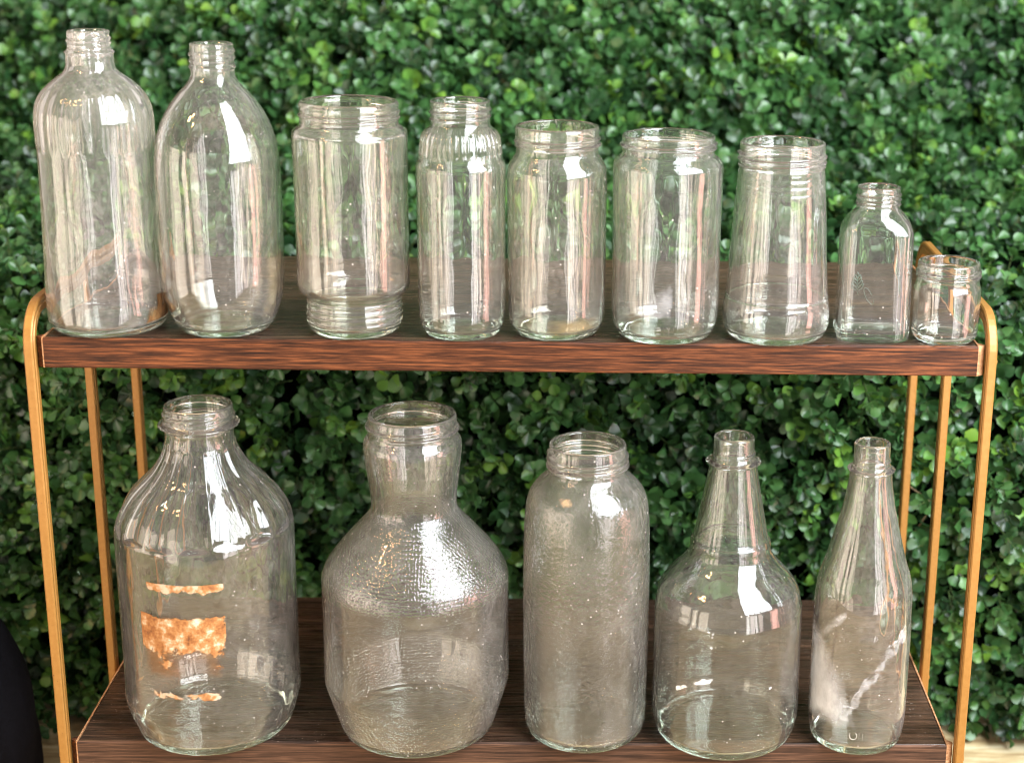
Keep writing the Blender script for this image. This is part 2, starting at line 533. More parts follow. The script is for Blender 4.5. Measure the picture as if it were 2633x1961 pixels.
class Bottle:
    def __init__(s, name, label, cat, pos, ztop, prof, neck_z, wall=3.0, floor=5.0, group=None, threads=(), beads=(), fluting=(), facets=(),
                 square=None, mat=None, relief=None, wav=0.12, nth=112, seed=1, rot=0.0, step=0.85, rimround=1.0, innerneck=None):
        s.name = name; s.pos = pos; s.ztop = ztop; s.threads = threads; s.beads = beads; s.fluting = fluting; s.facets = facets
        s.square = square; s.rot = rot; s.wav = wav; s.nth = nth
        s.g = np.random.default_rng(seed)
        z = np.array([p[0] for p in prof], float); r = np.array([p[1] for p in prof], float)
        s.pz, s.pr = z, r
        H = z[-1]
        s.H = H
        # arc length resampling of the outside
        zq = np.linspace(0, H, 3000); rq = pchip(z, r, zq)
        seg = np.hypot(np.diff(zq), np.diff(rq)); al = np.concatenate([[0], np.cumsum(seg)])
        wgt = np.ones(len(zq)) / step
        fine = smoothstep(neck_z - 5, neck_z - 3, zq)
        for bd in beads:
            fine = np.maximum(fine, np.exp(-((zq - bd[0]) / (bd[1] * 2.2)) ** 4))
        wgt = wgt * (1 + fine * (step / .32 - 1))
        cw = np.concatenate([[0], np.cumsum(seg * wgt[1:])])
        n = int(cw[-1])
        dens = np.interp(np.linspace(0, cw[-1], n), cw, al)
        zo = np.interp(dens, al, zq); ro = np.interp(dens, al, rq)
        # underside
        rc = r[0]
        und = [(0.0, 2.2), (rc * .35, 2.1), (rc * .65, 1.8), (rc - 4.2, 1.2), (rc - 2.4, 0.6), (rc - 1.1, 0.1)]
        t = wall
        dz = np.gradient(zo); dr = np.gradient(ro)
        ln = np.hypot(dz, dr)
        k = 9
        ker = np.ones(k) / k
        nr_ = np.convolve(np.pad(dz / ln, k // 2, mode='edge'), ker, 'valid'); nz_ = np.convolve(np.pad(-dr / ln, k // 2, mode='edge'), ker, 'valid')
        tt = np.full_like(zo, t)
        if innerneck is not None:
            tt = t + (innerneck - t) * smoothstep(neck_z - 8, neck_z + 2, zo)
        ri = ro - tt * nr_; zi = zo - tt * nz_
        ok = (zi > floor + 3.5) & (zi < H - 1.2)
        zi, ri = zi[ok], ri[ok]
        srt = np.argsort(zi, kind='stable'); zi, ri = zi[srt], ri[srt]
        zz = np.linspace(zi[0], H - 1.2, int(H / step * .9)); ri = np.interp(zz, zi, ri); zi = zz
        ker = np.ones(5) / 5
        ri = np.convolve(np.pad(ri, 2, mode='edge'), ker, 'valid')
        rt = ro[-1]
        rw = rt - ri[-1]
        a = min(rimround, rw * .45)
        zo[-1] = H - a
        keep = zo < H - a - 0.15
        zo, ro = zo[keep], ro[keep]
        rim = [(rt, H - a), (rt - a * .3, H - a * .3), (rt - a, H), (ri[-1] + a, H), (ri[-1] + a * .3, H - a * .3), (ri[-1], H - a)]
        fr = ri[0]
        flo = [(fr - .15, floor + 2.2), (fr - 1.0, floor + 1.1), (fr - 2.6, floor + .3), (fr - 4.6, floor), (fr * .6, floor + .35), (fr * .3, floor + .6), (0.0, floor + .7)]
        rows = [(rr, q, 1.0) for rr, q in und] + list(zip(ro, zo, np.ones(len(ro)))) + [(rr, q, 1.0) for rr, q in rim[:3]] \
            + [(rr, q, 0.0) for rr, q in rim[3:]] + list(zip(ri[::-1], zi[::-1], np.zeros(len(ri)))) + [(rr, q, 0.0) for rr, q in flo]
        rows = np.array(rows)
        s.rows = rows
        th = np.arange(nth) / nth * 2 * np.pi
        TH, RR = np.meshgrid(th, rows[:, 0]); ZZ = np.repeat(rows[:, 1:2], nth, 1); OU = np.repeat(rows[:, 2:3], nth, 1)
        inner = 1 - OU
        body = smoothstep(0.5, 6.0, ZZ) * (1 - smoothstep(H - 3, H - 1, ZZ))
        s.base = RR.copy()
        RR = s.shape(TH, RR, ZZ, OU)
        # uneven wall: slow waves, mostly along the height
        w = np.zeros_like(RR)
        for _ in range(7):
            kk = s.g.integers(2, 11); kz = s.g.uniform(0.0, 0.05); ph, ph2 = s.g.uniform(0, 6.28, 2)
            w += np.cos(kk * TH + ph + kz * ZZ) * np.cos(kz * ZZ * 1.7 + ph2) * s.g.uniform(.4, 1.0)
        w /= 3.0
        w2 = np.zeros_like(RR)
        for _ in range(4):
            kk = s.g.integers(1, 6); kz = s.g.uniform(0.0, 0.06); ph, ph2 = s.g.uniform(0, 6.28, 2)
            w2 += np.cos(kk * TH + ph) * np.cos(kz * ZZ + ph2) * .5
        lim = np.minimum(1, s.base / 12)
        RR = RR + body * lim * (inner * w * wav * 1.5 + OU * w2 * wav * .5)
        X = RR * np.cos(TH + rot) * 1e-3; Y = RR * np.sin(TH + rot) * 1e-3; Z = ZZ * 1e-3
        P = np.stack([X, Y, Z], -1)
        # normals from the grid
        du = np.roll(P, -1, 1) - np.roll(P, 1, 1)
        dv = np.gradient(P, axis=0)
        nn = np.cross(du, dv)
        l = np.linalg.norm(nn, axis=-1, keepdims=True)
        nn = np.where(l > 1e-12, nn / np.maximum(l, 1e-12), np.array([0, 0, 1.0]))
        nn[0, :] = (0, 0, -1); nn[-1, :] = (0, 0, 1)
        s.P, s.NN, s.OU, s.ZZ, s.TH = P, nn, OU, ZZ, TH
        s.root = thing(name, label, cat, (pos[0], pos[1], ztop), group)
        nrow = len(rows)
        zr = rows[:, 1]
        fac_row = 0.5 * (zr[:-1] + zr[1:])
        zb = floor + 1.2
        pn = fac_row > neck_z
        pb = fac_row < zb
        rel = np.ones(nrow)
        if relief is not None:
            rel = relief(zr) * rows[:, 2]
        for nm, sel in (("base", pb), ("body", ~pn & ~pb), ("threaded_neck" if threads else "neck", pn)):
            s.piece(nm, sel, GBASE if nm == 'base' else mat, rel)

    def shape(s, TH, RR, ZZ, OU):
        H = s.H
        if s.square is not None:
            zlo, zhi, depth, ch = s.square
            A = TH
            c, q = np.abs(np.cos(A)), np.abs(np.sin(A))
            p = 14.0
            dd = (c ** p + (q / depth) ** p + (ch * (c + q / depth) / 1.0) ** p) ** (-1 / p)
            f = 1 - smoothstep(zlo, zhi, ZZ)
            RR = RR * (f * dd + (1 - f))
        for (z0, z1, n, soft, amt, ph) in s.facets:      # flat panels around
            a = np.mod(TH + ph, 2 * np.pi / n) - np.pi / n
            poly = np.cos(np.pi / n) / np.cos(a)
            f = smoothstep(z0 - soft, z0 + soft, ZZ) * (1 - smoothstep(z1 - soft, z1 + soft, ZZ))
            RR = RR * (1 + f * amt * (poly - 1) * np.where(OU > .5, 1.0, .35))
        for (z0, z1, n, soft, amp, ph) in s.fluting:      # ribs
            f = smoothstep(z0 - soft, z0 + soft, ZZ) * (1 - smoothstep(z1 - soft, z1 + soft, ZZ))
            RR = RR + OU * f * amp * (np.abs(np.cos((TH + ph) * n / 2)) ** .8 - .6)
        for (zc, w, amp) in s.beads:
            RR = RR + OU * amp * np.exp(-((ZZ - zc) / w) ** 2)
        for (z0, pitch, turns, amp, w, a0) in s.threads:
            for k in range(int(turns) + 2):
                t = (np.mod(TH - a0, 2 * np.pi) / (2 * np.pi)) + k
                zc = z0 + pitch * t
                ends = smoothstep(0, .06, t) * (1 - smoothstep(turns - .06, turns, t))
                prof = np.exp(-np.abs((ZZ - zc) / w) ** 3)
                RR = RR + OU * amp * prof * ends
        return RR

    def piece(s, nm, sel, mat, rel):
        nth = s.nth
        idx = np.where(sel)[0]
        if len(idx) == 0:
            return
        used = np.unique(np.concatenate([idx, idx + 1]))
        remap = -np.ones(len(s.rows), int); remap[used] = np.arange(len(used))
        V = s.P[used].reshape(-1, 3); NV = s.NN[used].reshape(-1, 3)
        j = np.arange(nth); jn = (j + 1) % nth
        a = remap[idx][:, None] * nth; b = remap[idx + 1][:, None] * nth
        F = np.stack([a + j, a + jn, b + jn, b + j], -1).reshape(-1, 4)
        me = bpy.data.meshes.new(nm)
        me.vertices.add(len(V)); me.vertices.foreach_set("co", V.ravel())
        me.loops.add(F.size); me.loops.foreach_set("vertex_index", F.ravel().astype(np.int32))
        me.polygons.add(len(F)); me.polygons.foreach_set("loop_start", (np.arange(len(F)) * 4).astype(np.int32))
        me.polygons.foreach_set("use_smooth", np.ones(len(F), bool))
        me.update(calc_edges=True)
        at = me.attributes.new("outer", 'FLOAT', 'POINT'); at.data.foreach_set("value", s.OU[used].ravel().astype(np.float32))
        at = me.attributes.new("relief", 'FLOAT', 'POINT'); at.data.foreach_set("value", np.repeat(rel[used], nth).astype(np.float32))
        me.normals_split_custom_set_from_vertices(NV.tolist())
        me.materials.append(mat)
        o = bpy.data.objects.new(nm, me)
        link(o, s.root)
        return o

    def radius(s, th, z):
        """outside radius (mm) at angle th (world) and height z (mm)"""
        th = np.asarray(th, float); z = np.asarray(z, float)
        r = pchip(s.pz, s.pr, np.clip(z, 0, s.H - .01))
        return s.shape(th - s.rot, r, z, np.ones_like(r))

    def patch(s, nm, th0, th1, z0, z1, cover, mat, lift=0.35, nu=40, nv=30, label=None, inside=None):
        """thin curved sheet on the wall; cover(u, v) -> how much is left"""
        u = np.linspace(0, 1, nu); v = np.linspace(0, 1, nv)
        U, V = np.meshgrid(u, v)
        T = th0 + (th1 - th0) * U; Zm = z0 + (z1 - z0) * V
        r = s.radius(T, Zm) + lift if inside is None else s.radius(T, Zm) - inside
        P = np.stack([r * np.cos(T), r * np.sin(T), Zm], -1).reshape(-1, 3) * 1e-3
        f = []
        for i in range(nv - 1):
            for j in range(nu - 1):
                f.append((i * nu + j, i * nu + j + 1, (i + 1) * nu + j + 1, (i + 1) * nu + j))
        o = mesh_obj(nm, P, f, mat, s.root)
        at = o.data.attributes.new("cover", 'FLOAT', 'POINT')
        at.data.foreach_set("value", cover(U, V).ravel().astype(np.float32))
        if label:
            o["label"] = label
        return o

def relief_all(zr):
    return np.ones_like(zr)

GT = (0.990, 0.990, 0.982)
GY = (0.992, 0.985, 0.962)
GG = (0.982, 0.992, 0.982)
G1 = glass_mat("old_clear_glass", GT, 0.075, 0.0)
G0 = glass_mat("dirty_clear_glass", GT, 0.150, 4.4)
G2 = glass_mat("old_yellowed_glass", GY, 0.070, 3.1)
G3 = glass_mat("clear_green_glass", GG, 0.058, 5.7)
G5 = glass_mat("scummy_clear_glass", (0.990, 0.991, 0.985), 0.090, 9.9)
G4 = glass_mat("fresh_clear_glass", (0.992, 0.994, 0.988), 0.040, 8.3)
GST = glass_mat("stippled_glass", GT, 0.088, 1.7, bump="stipple")
GPB = glass_mat("pebbled_glass", GT, 0.095, 2.9, bump="pebble")
GBASE = glass_mat("thick_green_glass", (0.955, 0.985, 0.950), 0.050, 6.6)

UP = "glass bottles and jars on the upper shelf"
LO = "glass bottles and jars on the lower shelf"
# --- upper shelf, heights above the shelf in mm
b1 = Bottle("glass_bottle", "tallest clear bottle with brown stained base, left end of the upper shelf", "bottle", (-0.2743, 0.0331), 0.0003,
    [(0, 33.8), (.8, 35.6), (3, 37.5), (6.6, 38.7), (14.8, 39.3), (30, 39.0), (62, 38.2), (78, 37.9), (100, 37.3), (115, 37.1), (128, 37.5), (137, 37.6), (144, 37.0), (150, 35.6), (155, 33.2), (159.7, 29.6), (163.4, 25.6), (167, 20.9), (169.4, 17.6), (172, 15.8), (175, 15.2), (179, 15.0), (182, 14.9), (184.5, 13.6), (188, 13.3), (196, 13.2)],
    181, wall=3.0, group=UP, threads=((186.6, 2.9, 1.9, .95, .95, 3.6),), beads=((182.4, 1.1, 1.0),), fluting=((122, 158, 26, 5, .9, 0),), mat=G0, seed=11, nth=208, wav=.3)
b2 = Bottle("glass_bottle", "egg shaped tall clear bottle with small threaded mouth on the upper shelf", "bottle", (-0.1952, 0.0300), 0.0003,
    [(0, 27.2), (.8, 29.0), (3, 31.0), (6.6, 33.2), (14.8, 36.4), (26, 39.2), (39, 40.3), (63, 40.6), (87, 40.7), (103, 40.7), (113, 40.2), (124.8, 38.8), (134, 36.4), (140.2, 34.0), (146.3, 30.8), (152.4, 26.8), (157.3, 22.8), (162.1, 18.3), (165.8, 15.4), (168.8, 14.2), (172, 14.1), (178, 14.0), (189.3, 13.8)],
    171.5, wall=3.0, group=UP, threads=((176.5, 4.2, 2.0, .9, 1.0, 1.2),), beads=((174.2, 1.1, 1.0),), mat=G1, seed=12)
b3 = Bottle("glass_jar", "wide mouthed jar with a narrower ridged foot on the upper shelf", "jar", (-0.1077, 0.0271), 0.0003,
    [(0, 26.5), (1, 28.0), (3.6, 30.2), (7.5, 31.6), (13, 31.7), (18, 31.5), (22.6, 31.3), (25.4, 32.4), (27.6, 34.6), (29.7, 36.4), (32.5, 37.3), (36, 37.4), (57, 37.2), (80, 37.2), (101, 37.2), (122, 37.4), (131, 37.5), (133.6, 37.4), (135.2, 36.6), (136.6, 34.6), (138.0, 32.5), (139.5, 32.0), (146, 32.0), (153.8, 31.9)],
    138, wall=3.0, group=UP, threads=((142.0, 3.4, 1.6, 1.1, 1.0, 4.0),), beads=((22.0, .9, .55), (17.6, .9, .6), (13.2, .9, .6), (8.8, .9, .5), (151.2, 1.2, .5)), mat=G2, seed=13)
b4 = Bottle("glass_jar", "slim jar with a finely ribbed shoulder on the upper shelf", "jar", (-0.0352, 0.0229), 0.0003,
    [(0, 22.8), (.8, 24.0), (2.8, 25.4), (8, 27.8), (13.3, 28.8), (33, 29.2), (58, 29.2), (96, 29.2), (108, 29.5), (112.5, 29.4), (115.6, 28.9), (117.0, 28.0), (118, 27.5), (120, 27.2), (126.5, 26.5), (131, 25.9), (133.4, 25.1), (135.4, 23.8), (137.2, 22.0), (138.8, 20.2), (140.2, 19.4), (142, 19.3), (155.8, 19.5)],
    139.4, wall=2.8, group=UP, threads=((143.0, 4.6, 1.9, 1.0, .8, 2.6),), fluting=((121, 136, 38, 1.2, .9, 0),), mat=G4, seed=14, nth=304)
b5 = Bottle("glass_jar", "straight jar with sloping shoulders and amber tinged base in the middle of the upper shelf", "jar", (0.0277, 0.0283), 0.0003,
    [(0, 25.6), (.8, 26.8), (2.6, 28.6), (5.5, 30.4), (10, 31.9), (19, 32.7), (45, 32.8), (83, 32.9), (103.6, 33.1), (109.7, 32.8), (113.5, 31.9), (116.3, 30.4), (119.1, 28.6), (121.5, 27.4), (123.5, 27.2), (134.9, 27.5), (139.3, 27.3)],
    122, wall=3.0, group=UP, threads=((126.4, 3.6, 1.5, 1.2, 1.0, 4.35),), beads=((126.8, 1.1, .9),), mat=G2, seed=15, wav=.2)
b6 = Bottle("glass_jar", "broad straight jar with square shoulders beside the tapered jar on the upper shelf", "jar", (0.1007, 0.0242), 0.0003,
    [(0, 28.6), (.8, 29.8), (3, 31.6), (5.8, 33.4), (12.7, 35.4), (26.5, 36.1), (54, 36.0), (81, 36.0), (99.6, 36.3), (112.6, 36.3), (116.1, 36.0), (118.6, 34.9), (120.4, 32.8), (121.6, 30.9), (123, 30.1), (126, 30.2), (134.9, 30.4)],
    122.2, wall=3.0, group=UP, threads=((126.2, 2.6, 1.5, 1.7, 1.0, 4.6),), mat=G3, seed=16, wav=.2)
b7 = Bottle("glass_jar", "tapered clear jar widening down to a bulging foot on the upper shelf", "jar", (0.1757, 0.0256), 0.0003,
    [(0, 30.4), (.8, 31.6), (2.6, 33.2), (6, 34.8), (10.3, 35.7), (16, 36.1), (19.5, 36.0), (23, 35.5), (25.5, 34.9), (29.7, 34.4), (41, 33.5), (55, 32.5), (75, 31.3), (90, 30.3), (97.5, 29.6), (105, 29.0), (111, 28.5), (114, 28.2), (124, 28.1), (131, 27.9)],
    113.4, wall=3.0, group=UP, threads=((117.0, 3.6, 1.9, 1.35, 1.0, 4.2),), beads=((115.6, 1.0, .9), (108.5, .6, .12), (104, .6, .12), (99, .6, .12), (28, .7, .3)), mat=G1, seed=17)
b8 = Bottle("glass_bottle", "small square sided bottle with embossed leaf sprig on the upper shelf", "bottle", (0.2409, 0.0258), 0.0003,
    [(0, 22.6), (.8, 23.8), (2.5, 24.5), (6, 24.7), (11, 24.6), (25, 24.4), (40, 24.2), (54, 24.0), (68, 23.8), (73.6, 23.4), (77.2, 22.4), (80.7, 20.7), (83.5, 18.6), (85.9, 16.0), (87.7, 14.6), (89.5, 14.3), (95, 14.3), (102.3, 14.0)],
    87.2, wall=2.8, group=UP, threads=((92.8, 3.0, 1.6, .8, .8, 3.9),), beads=((90.7, .9, .9),), square=(71, 87, .88, .575), mat=G4, seed=18, rot=R(-4), nth=256, wav=.05)
b9 = Bottle("glass_jar", "smallest squat clear jar at the right end of the upper shelf", "jar", (0.2895, 0.0193), 0.0003,
    [(0, 17.9), (.8, 19.4), (2.9, 21.1), (5.8, 21.9), (11.6, 22.2), (20, 22.3), (31, 22.4), (35.3, 22.2), (37.6, 21.5), (39.2, 21.0), (41, 20.8), (47, 20.8), (53.4, 20.4)],
    39.6, wall=2.6, group=UP, threads=((44.0, 2.6, 1.4, 1.0, .9, 4.0),), beads=((43.6, 1.0, .7),), mat=G4, seed=19, step=.7)
# --- lower shelf
ZL = SH + 0.0003
jA = Bottle("glass_jug", "big clear jug with fluted shoulders and torn orange label on its front", "jug", (-0.2177, 0.0318), ZL,
    [(0, 51.0), (1, 52.4), (3, 53.8), (6.5, 55.6), (13, 58.2), (19.5, 60.2), (25, 61.2), (30, 61.7), (36, 61.5), (42, 61.2), (74, 61.3), (101, 61.2), (130, 61.4), (146, 61.5), (152.5, 61.3), (158.7, 60.4), (164, 58.6), (169.3, 56.1), (174.5, 52.9), (179.8, 49.1), (185, 44.0), (190.2, 38.5), (195.5, 33.7), (200.7, 30.2), (205.8, 27.3), (211, 25.1), (214.5, 23.9), (218, 23.2), (221.5, 23.2), (224, 23.3), (236, 23.4), (240.9, 23.1)],
    221, wall=3.4, floor=6, group=LO, threads=((232.0, 3.4, 1.2, 1.2, 1.1, 4.2),), beads=((227.6, 1.9, 4.3),), facets=((157, 213, 16, 2.5, 2.7, .1), (5, 25, 16, 2, .75, .1)), mat=G1, seed=21, wav=.06, nth=192, step=1.0)
jB = Bottle("glass_carafe", "stippled clear carafe with wide flared neck on the lower shelf", "carafe", (-0.0707, 0.0268), ZL,
    [(0, 47.6), (1, 50.0), (2.5, 52.6), (5, 54.4), (11.7, 56.9), (23, 60.5), (34.3, 64.0), (39.5, 65.4), (42.5, 65.75), (49, 65.7), (77, 65.4), (104, 65.4), (113.5, 65.7), (117, 65.6), (121, 64.9), (127.4, 62.4), (136.7, 56.1), (146, 48.4), (155.2, 40.4), (162.5, 33.9), (167, 30.9), (170.8, 29.6), (176.2, 29.7), (185.3, 30.6), (199, 32.4), (208, 33.4), (214, 33.9), (218, 33.6), (220.5, 32.2), (222.5, 31.0), (225, 30.6), (231, 30.6), (237.2, 30.0)],
    222, wall=3.4, floor=6, group=LO, threads=((225.5, 4.2, 1.25, 1.7, 1.1, 4.1),), mat=GST, seed=22, nth=144, step=1.0,
    relief=lambda z: np.clip(smoothstep(112, 118, z) * (1 - smoothstep(166, 172, z)) + (1 - smoothstep(38, 42, z)) * smoothstep(3, 8, z), 0, 1))
jC = Bottle("glass_jar", "tall pebble textured jar with wide screw mouth in the middle of the lower shelf", "jar", (0.0500, 0.0242), ZL,
    [(0, 37.6), (1, 39.6), (3, 41.2), (7.7, 42.9), (19, 43.9), (38, 44.2), (75, 44.6), (112, 44.6), (152, 44.1), (166, 43.4), (176, 42.2), (182, 40.3), (187.2, 37.1), (192.5, 32.1), (195.3, 28.8), (197.2, 27.2), (199, 26.9), (205, 27.1), (217.8, 26.4)],
    197.6, wall=3.2, floor=6, group=LO, threads=((203.4, 4.0, 2.0, 1.5, 1.1, 3.9),), beads=((202.2, 1.4, 2.0),), mat=GPB, seed=23, step=1.0,
    relief=lambda z: smoothstep(4, 10, z) * (1 - smoothstep(186, 194, z)))
jD = Bottle("glass_bottle", "bulbous clear bottle with a ringed cone shaped neck on the lower shelf", "bottle", (0.1507, 0.0221), ZL,
    [(0, 44.8), (1, 46.4), (3.3, 48.4), (10.5, 51.0), (18.6, 52.5), (34, 52.6), (74, 52.4), (100.5, 52.1), (102, 51.8), (103.2, 51.4), (111, 50.0), (117.6, 46.7), (125, 40.8), (132, 34.2), (138.5, 29.8), (141.4, 28.6), (143, 28.4), (147.5, 28.2), (149.2, 27.7), (150.6, 26.6), (157, 25.2), (171, 22.3), (185, 19.6), (195, 17.9), (201, 16.8), (203.4, 16.4), (209, 15.2), (211, 14.4), (224.9, 13.8)],
    203, wall=3.2, floor=6, group=LO, threads=((212.0, 2.6, .8, .9, .9, 3.6),), beads=((206.6, 1.1, 3.4),), mat=G3, seed=24, nth=128, step=1.0)
jE = Bottle("glass_bottle", "narrow clear bottle with white scum streaks at the right end of the lower shelf", "bottle", (0.2452, 0.0149), ZL,
    [(0, 29.3), (.8, 30.6), (3, 31.9), (7.8, 33.1), (14, 34.1), (28, 34.7), (68, 34.7), (98, 34.6), (103, 34.6), (109, 34.5), (116.7, 33.7), (126.3, 31.7), (136, 28.5), (151.4, 24.3), (163.4, 21.3), (175.3, 18.4), (187.2, 16.3), (197.8, 14.8), (201, 14.6), (206, 13.6), (208, 12.6), (223.5, 12.2)],
    201, wall=3.0, floor=5.5, group=LO, threads=((210.0, 2.2, .7, .8, .9, 3.7),), beads=((204.4, 1.1, 2.4),), facets=((92, 120, 10, 4, .35, 0),), mat=G5, seed=25, step=1.0, wav=.22)

# ------------------------------------------------------------------ remains stuck to the glass
def edge(U, V, fu=.06, fv=.12):
    return np.minimum(np.minimum(U / fu, (1 - U) / fu), np.minimum(V / fv, (1 - V) / fv)).clip(0, 1)

FRONT = -math.pi / 2
PAPER = [(0.30, (0.090, 0.030, 0.007)), (0.42, (0.24, 0.085, 0.017)), (0.52, (0.34, 0.155, 0.05)), (0.59, (0.42, 0.27, 0.15)), (0.68, (0.55, 0.48, 0.38))]
m_pap = patch_mat("torn_orange_label", PAPER, 75.0, 1.13, 2.0, soft=.05, amp=1.2)
m_pap2 = patch_mat("torn_pale_label", [(0.32, (0.17, 0.055, 0.012)), (0.47, (0.34, 0.15, 0.045)), (0.58, (0.45, 0.34, 0.24))], 105.0, 1.15, 4.0, soft=.05, amp=1.2)
aj = math.atan2(CAM.y - 0.0318, CAM.x + 0.2177)        # direction from the jug to the camera
def cov_main(U, V):
    c = .43 + .30 * edge(U, V, .12, .14) + .14 * smoothstep(.3, .8, V) - .5 * (1 - edge(U, V, .012, .02))
    hole = np.exp(-(((U - .66) / .25) ** 2 + ((V - .20) / .20) ** 2))
    hole2 = np.exp(-(((U - .10) / .10) ** 2 + ((V - .1) / .35) ** 2))
    chips = np.exp(-(((U - .78) / .10) ** 2 + ((V - .66) / .10) ** 2)) + np.exp(-(((U - .58) / .09) ** 2 + ((V - .95) / .06) ** 2))
    return c - hole * .50 - hole2 * .25 - chips * .20 - (1 - smoothstep(0, .55, V)) * .09
jA.patch("label_remnant", aj - .84, aj + .17, 68.0, 110.5, cov_main, m_pap, label="large torn piece of rusty orange paper label", nu=80, nv=60)
jA.patch("label_remnant", aj - .73, aj + .18, 122.5, 133.5, lambda U, V: .34 + .46 * smoothstep(.15, .75, V) - .4 * (1 - edge(U, V, .04, .06)) - .12 * np.abs(np.sin(U * 7 + .6)) * (1 - V), m_pap2, label="thin torn strip of pale and orange label", nu=80, nv=24)
jA.patch("label_remnant", aj - .77, aj + .14, 45.5, 55.5, lambda U, V: .68 * edge(U, V, .12, .40) ** .5 - .10 * np.sin(U * 11) ** 2, m_pap2, label="faint bottom strip of torn label", nu=80, nv=20)
m_film = patch_mat("brown_label_glue", [(0.3, (0.12, 0.045, 0.012)), (0.6, (0.28, 0.13, 0.04))], 60.0, 0.86, 6.0, soft=.22, maxa=.55)
jA.patch("label_glue", aj - .86, aj + .17, 60.0, 100.0, lambda U, V: edge(U, V, .15, .2) * .58 - .35 * np.exp(-(((U - .62) / .22) ** 2 + ((V - .25) / .25) ** 2)), m_film, lift=.2, nu=60, nv=40)
m_rust = patch_mat("rust_stain", [(0.3, (0.05, 0.017, 0.004)), (0.5, (0.19, 0.08, 0.017)), (0.7, (0.36, 0.22, 0.09))], 60.0, 0.95, 7.0, stretch=(1, 1, .5), soft=.10)
a1 = math.atan2(CAM.y - .033, CAM.x + .274)
b1.patch("rust_stain", a1 + .50, a1 + 1.55, 3.5, 30.0, lambda U, V: edge(U, V, .2, .2) * .70 - .30 * smoothstep(.35, .9, V + (.45 - U)*.9)*(U<.4), m_rust, nu=50, nv=50)
m_scum = patch_mat("white_scum", [(0.3, (0.62, 0.60, 0.60)), (0.7, (0.92, 0.91, 0.92))], 70.0, 0.96, 1.0, stretch=(1, 1, .55), soft=.30, maxa=.66)
m_scum2 = patch_mat("white_scum_streak", [(0.3, (0.72, 0.71, 0.72)), (0.7, (0.93, 0.92, 0.93))], 110.0, 0.92, 3.0, soft=.20, maxa=.62)
ae = math.atan2(CAM.y - .0149, CAM.x - .2452)
jE.patch("scum_stain", ae - 1.45, ae + .15, 18.0, 98.0, lambda U, V: (edge(U, V, .25, .2) * .80) * (1 - smoothstep(.22, 1.0, U + (V - .45) * .75)) + .12, m_scum, nu=50, nv=50, lift=.15, label="broad white cloudy stain")
SPU = [0.0, .10, .19, .30, .48, .66, .85, 1.0]
SPV = [.02, .10, .27, .40, .60, .80, .90, .95]
def streak(U, V):
    c = np.interp(U, SPU, SPV) + .02 * np.sin(U * 23) + .012 * np.sin(U * 61 + 1)
    d = np.abs(V - c)
    d2 = np.abs(V - c + .05)
    return np.maximum(np.exp(-(d / .022) ** 2) * .47, np.exp(-((V - c + .08) / .15) ** 2) * .43) * np.minimum(1, np.minimum(U / .05, (1 - U) / .05).clip(0, 1))
jE.patch("scum_streak", ae - .38, ae + 1.15, 28.0, 100.0, streak, m_scum2, nu=80, nv=80, lift=.2, label="jagged white diagonal streak")
jE.patch("scum_streak", ae - 1.25, ae - .20, 76.0, 116.0, lambda U, V: np.exp(-((V - U * .9) / .20) ** 2) * .44 * edge(U, V, .12, .12), m_scum2, nu=40, nv=40, lift=.2)
ad = math.atan2(CAM.y - .0221, CAM.x - .1507)
m_glue = patch_mat("white_glue_spots", [(0.3, (0.80, 0.80, 0.80)), (0.7, (0.93, 0.93, 0.93))], 120.0, 0.92, 9.0, soft=.05, maxa=.85)
jD.patch("glue_spot", ad - .54, ad - .13, 77.0, 103.0, lambda U, V: np.maximum(np.exp(-((V - .9) / .14) ** 2), np.exp(-((U - .85) / .16) ** 2) * smoothstep(0, .5, V)) * .50 * edge(U, V, .1, .08), m_glue, nu=40, nv=40)
jD.patch("glue_spot", ad - .76, ad - .10, 48.0, 70.0, lambda U, V: np.exp(-((V - .12 - U * .75) / .20) ** 2) * .55 * edge(U, V, .1, .1), m_glue, nu=40, nv=30)
jD.patch("glue_spot", ad + .56, ad + 1.02, 52.0, 68.0, lambda U, V: np.exp(-((V - .2 - U * .6) / .20) ** 2) * .42 * edge(U, V, .1, .1), m_glue, nu=30, nv=30)
a6 = math.atan2(CAM.y - .0242, CAM.x - .1007)
b6.patch("cloudy_stain", a6 - .72, a6 + .28, 16.0, 50.0, lambda U, V: (1 - smoothstep(.35, .9, V - U * .5 + .25)) * .42 * edge(U, V, .2, .15), m_scum, nu=40, nv=30, lift=.15)
a2 = math.atan2(CAM.y - .03, CAM.x + .1952)
m_amber = patch_mat("amber_film", [(0.3, (0.45, 0.28, 0.08)), (0.7, (0.66, 0.46, 0.18))], 25.0, 0.80, 5.0, soft=.35, maxa=.55)
b2.patch("amber_film", a2 + .75, a2 + 1.5, 8.0, 60.0, lambda U, V: edge(U, V, .3, .3) * .5, m_amber, nu=30, nv=40, inside=3.3)
b5.patch("amber_film", FRONT - .2, FRONT + 1.3, 3.0, 16.0, lambda U, V: edge(U, V, .3, .4) * .45, m_amber, nu=40, nv=20, inside=3.3)

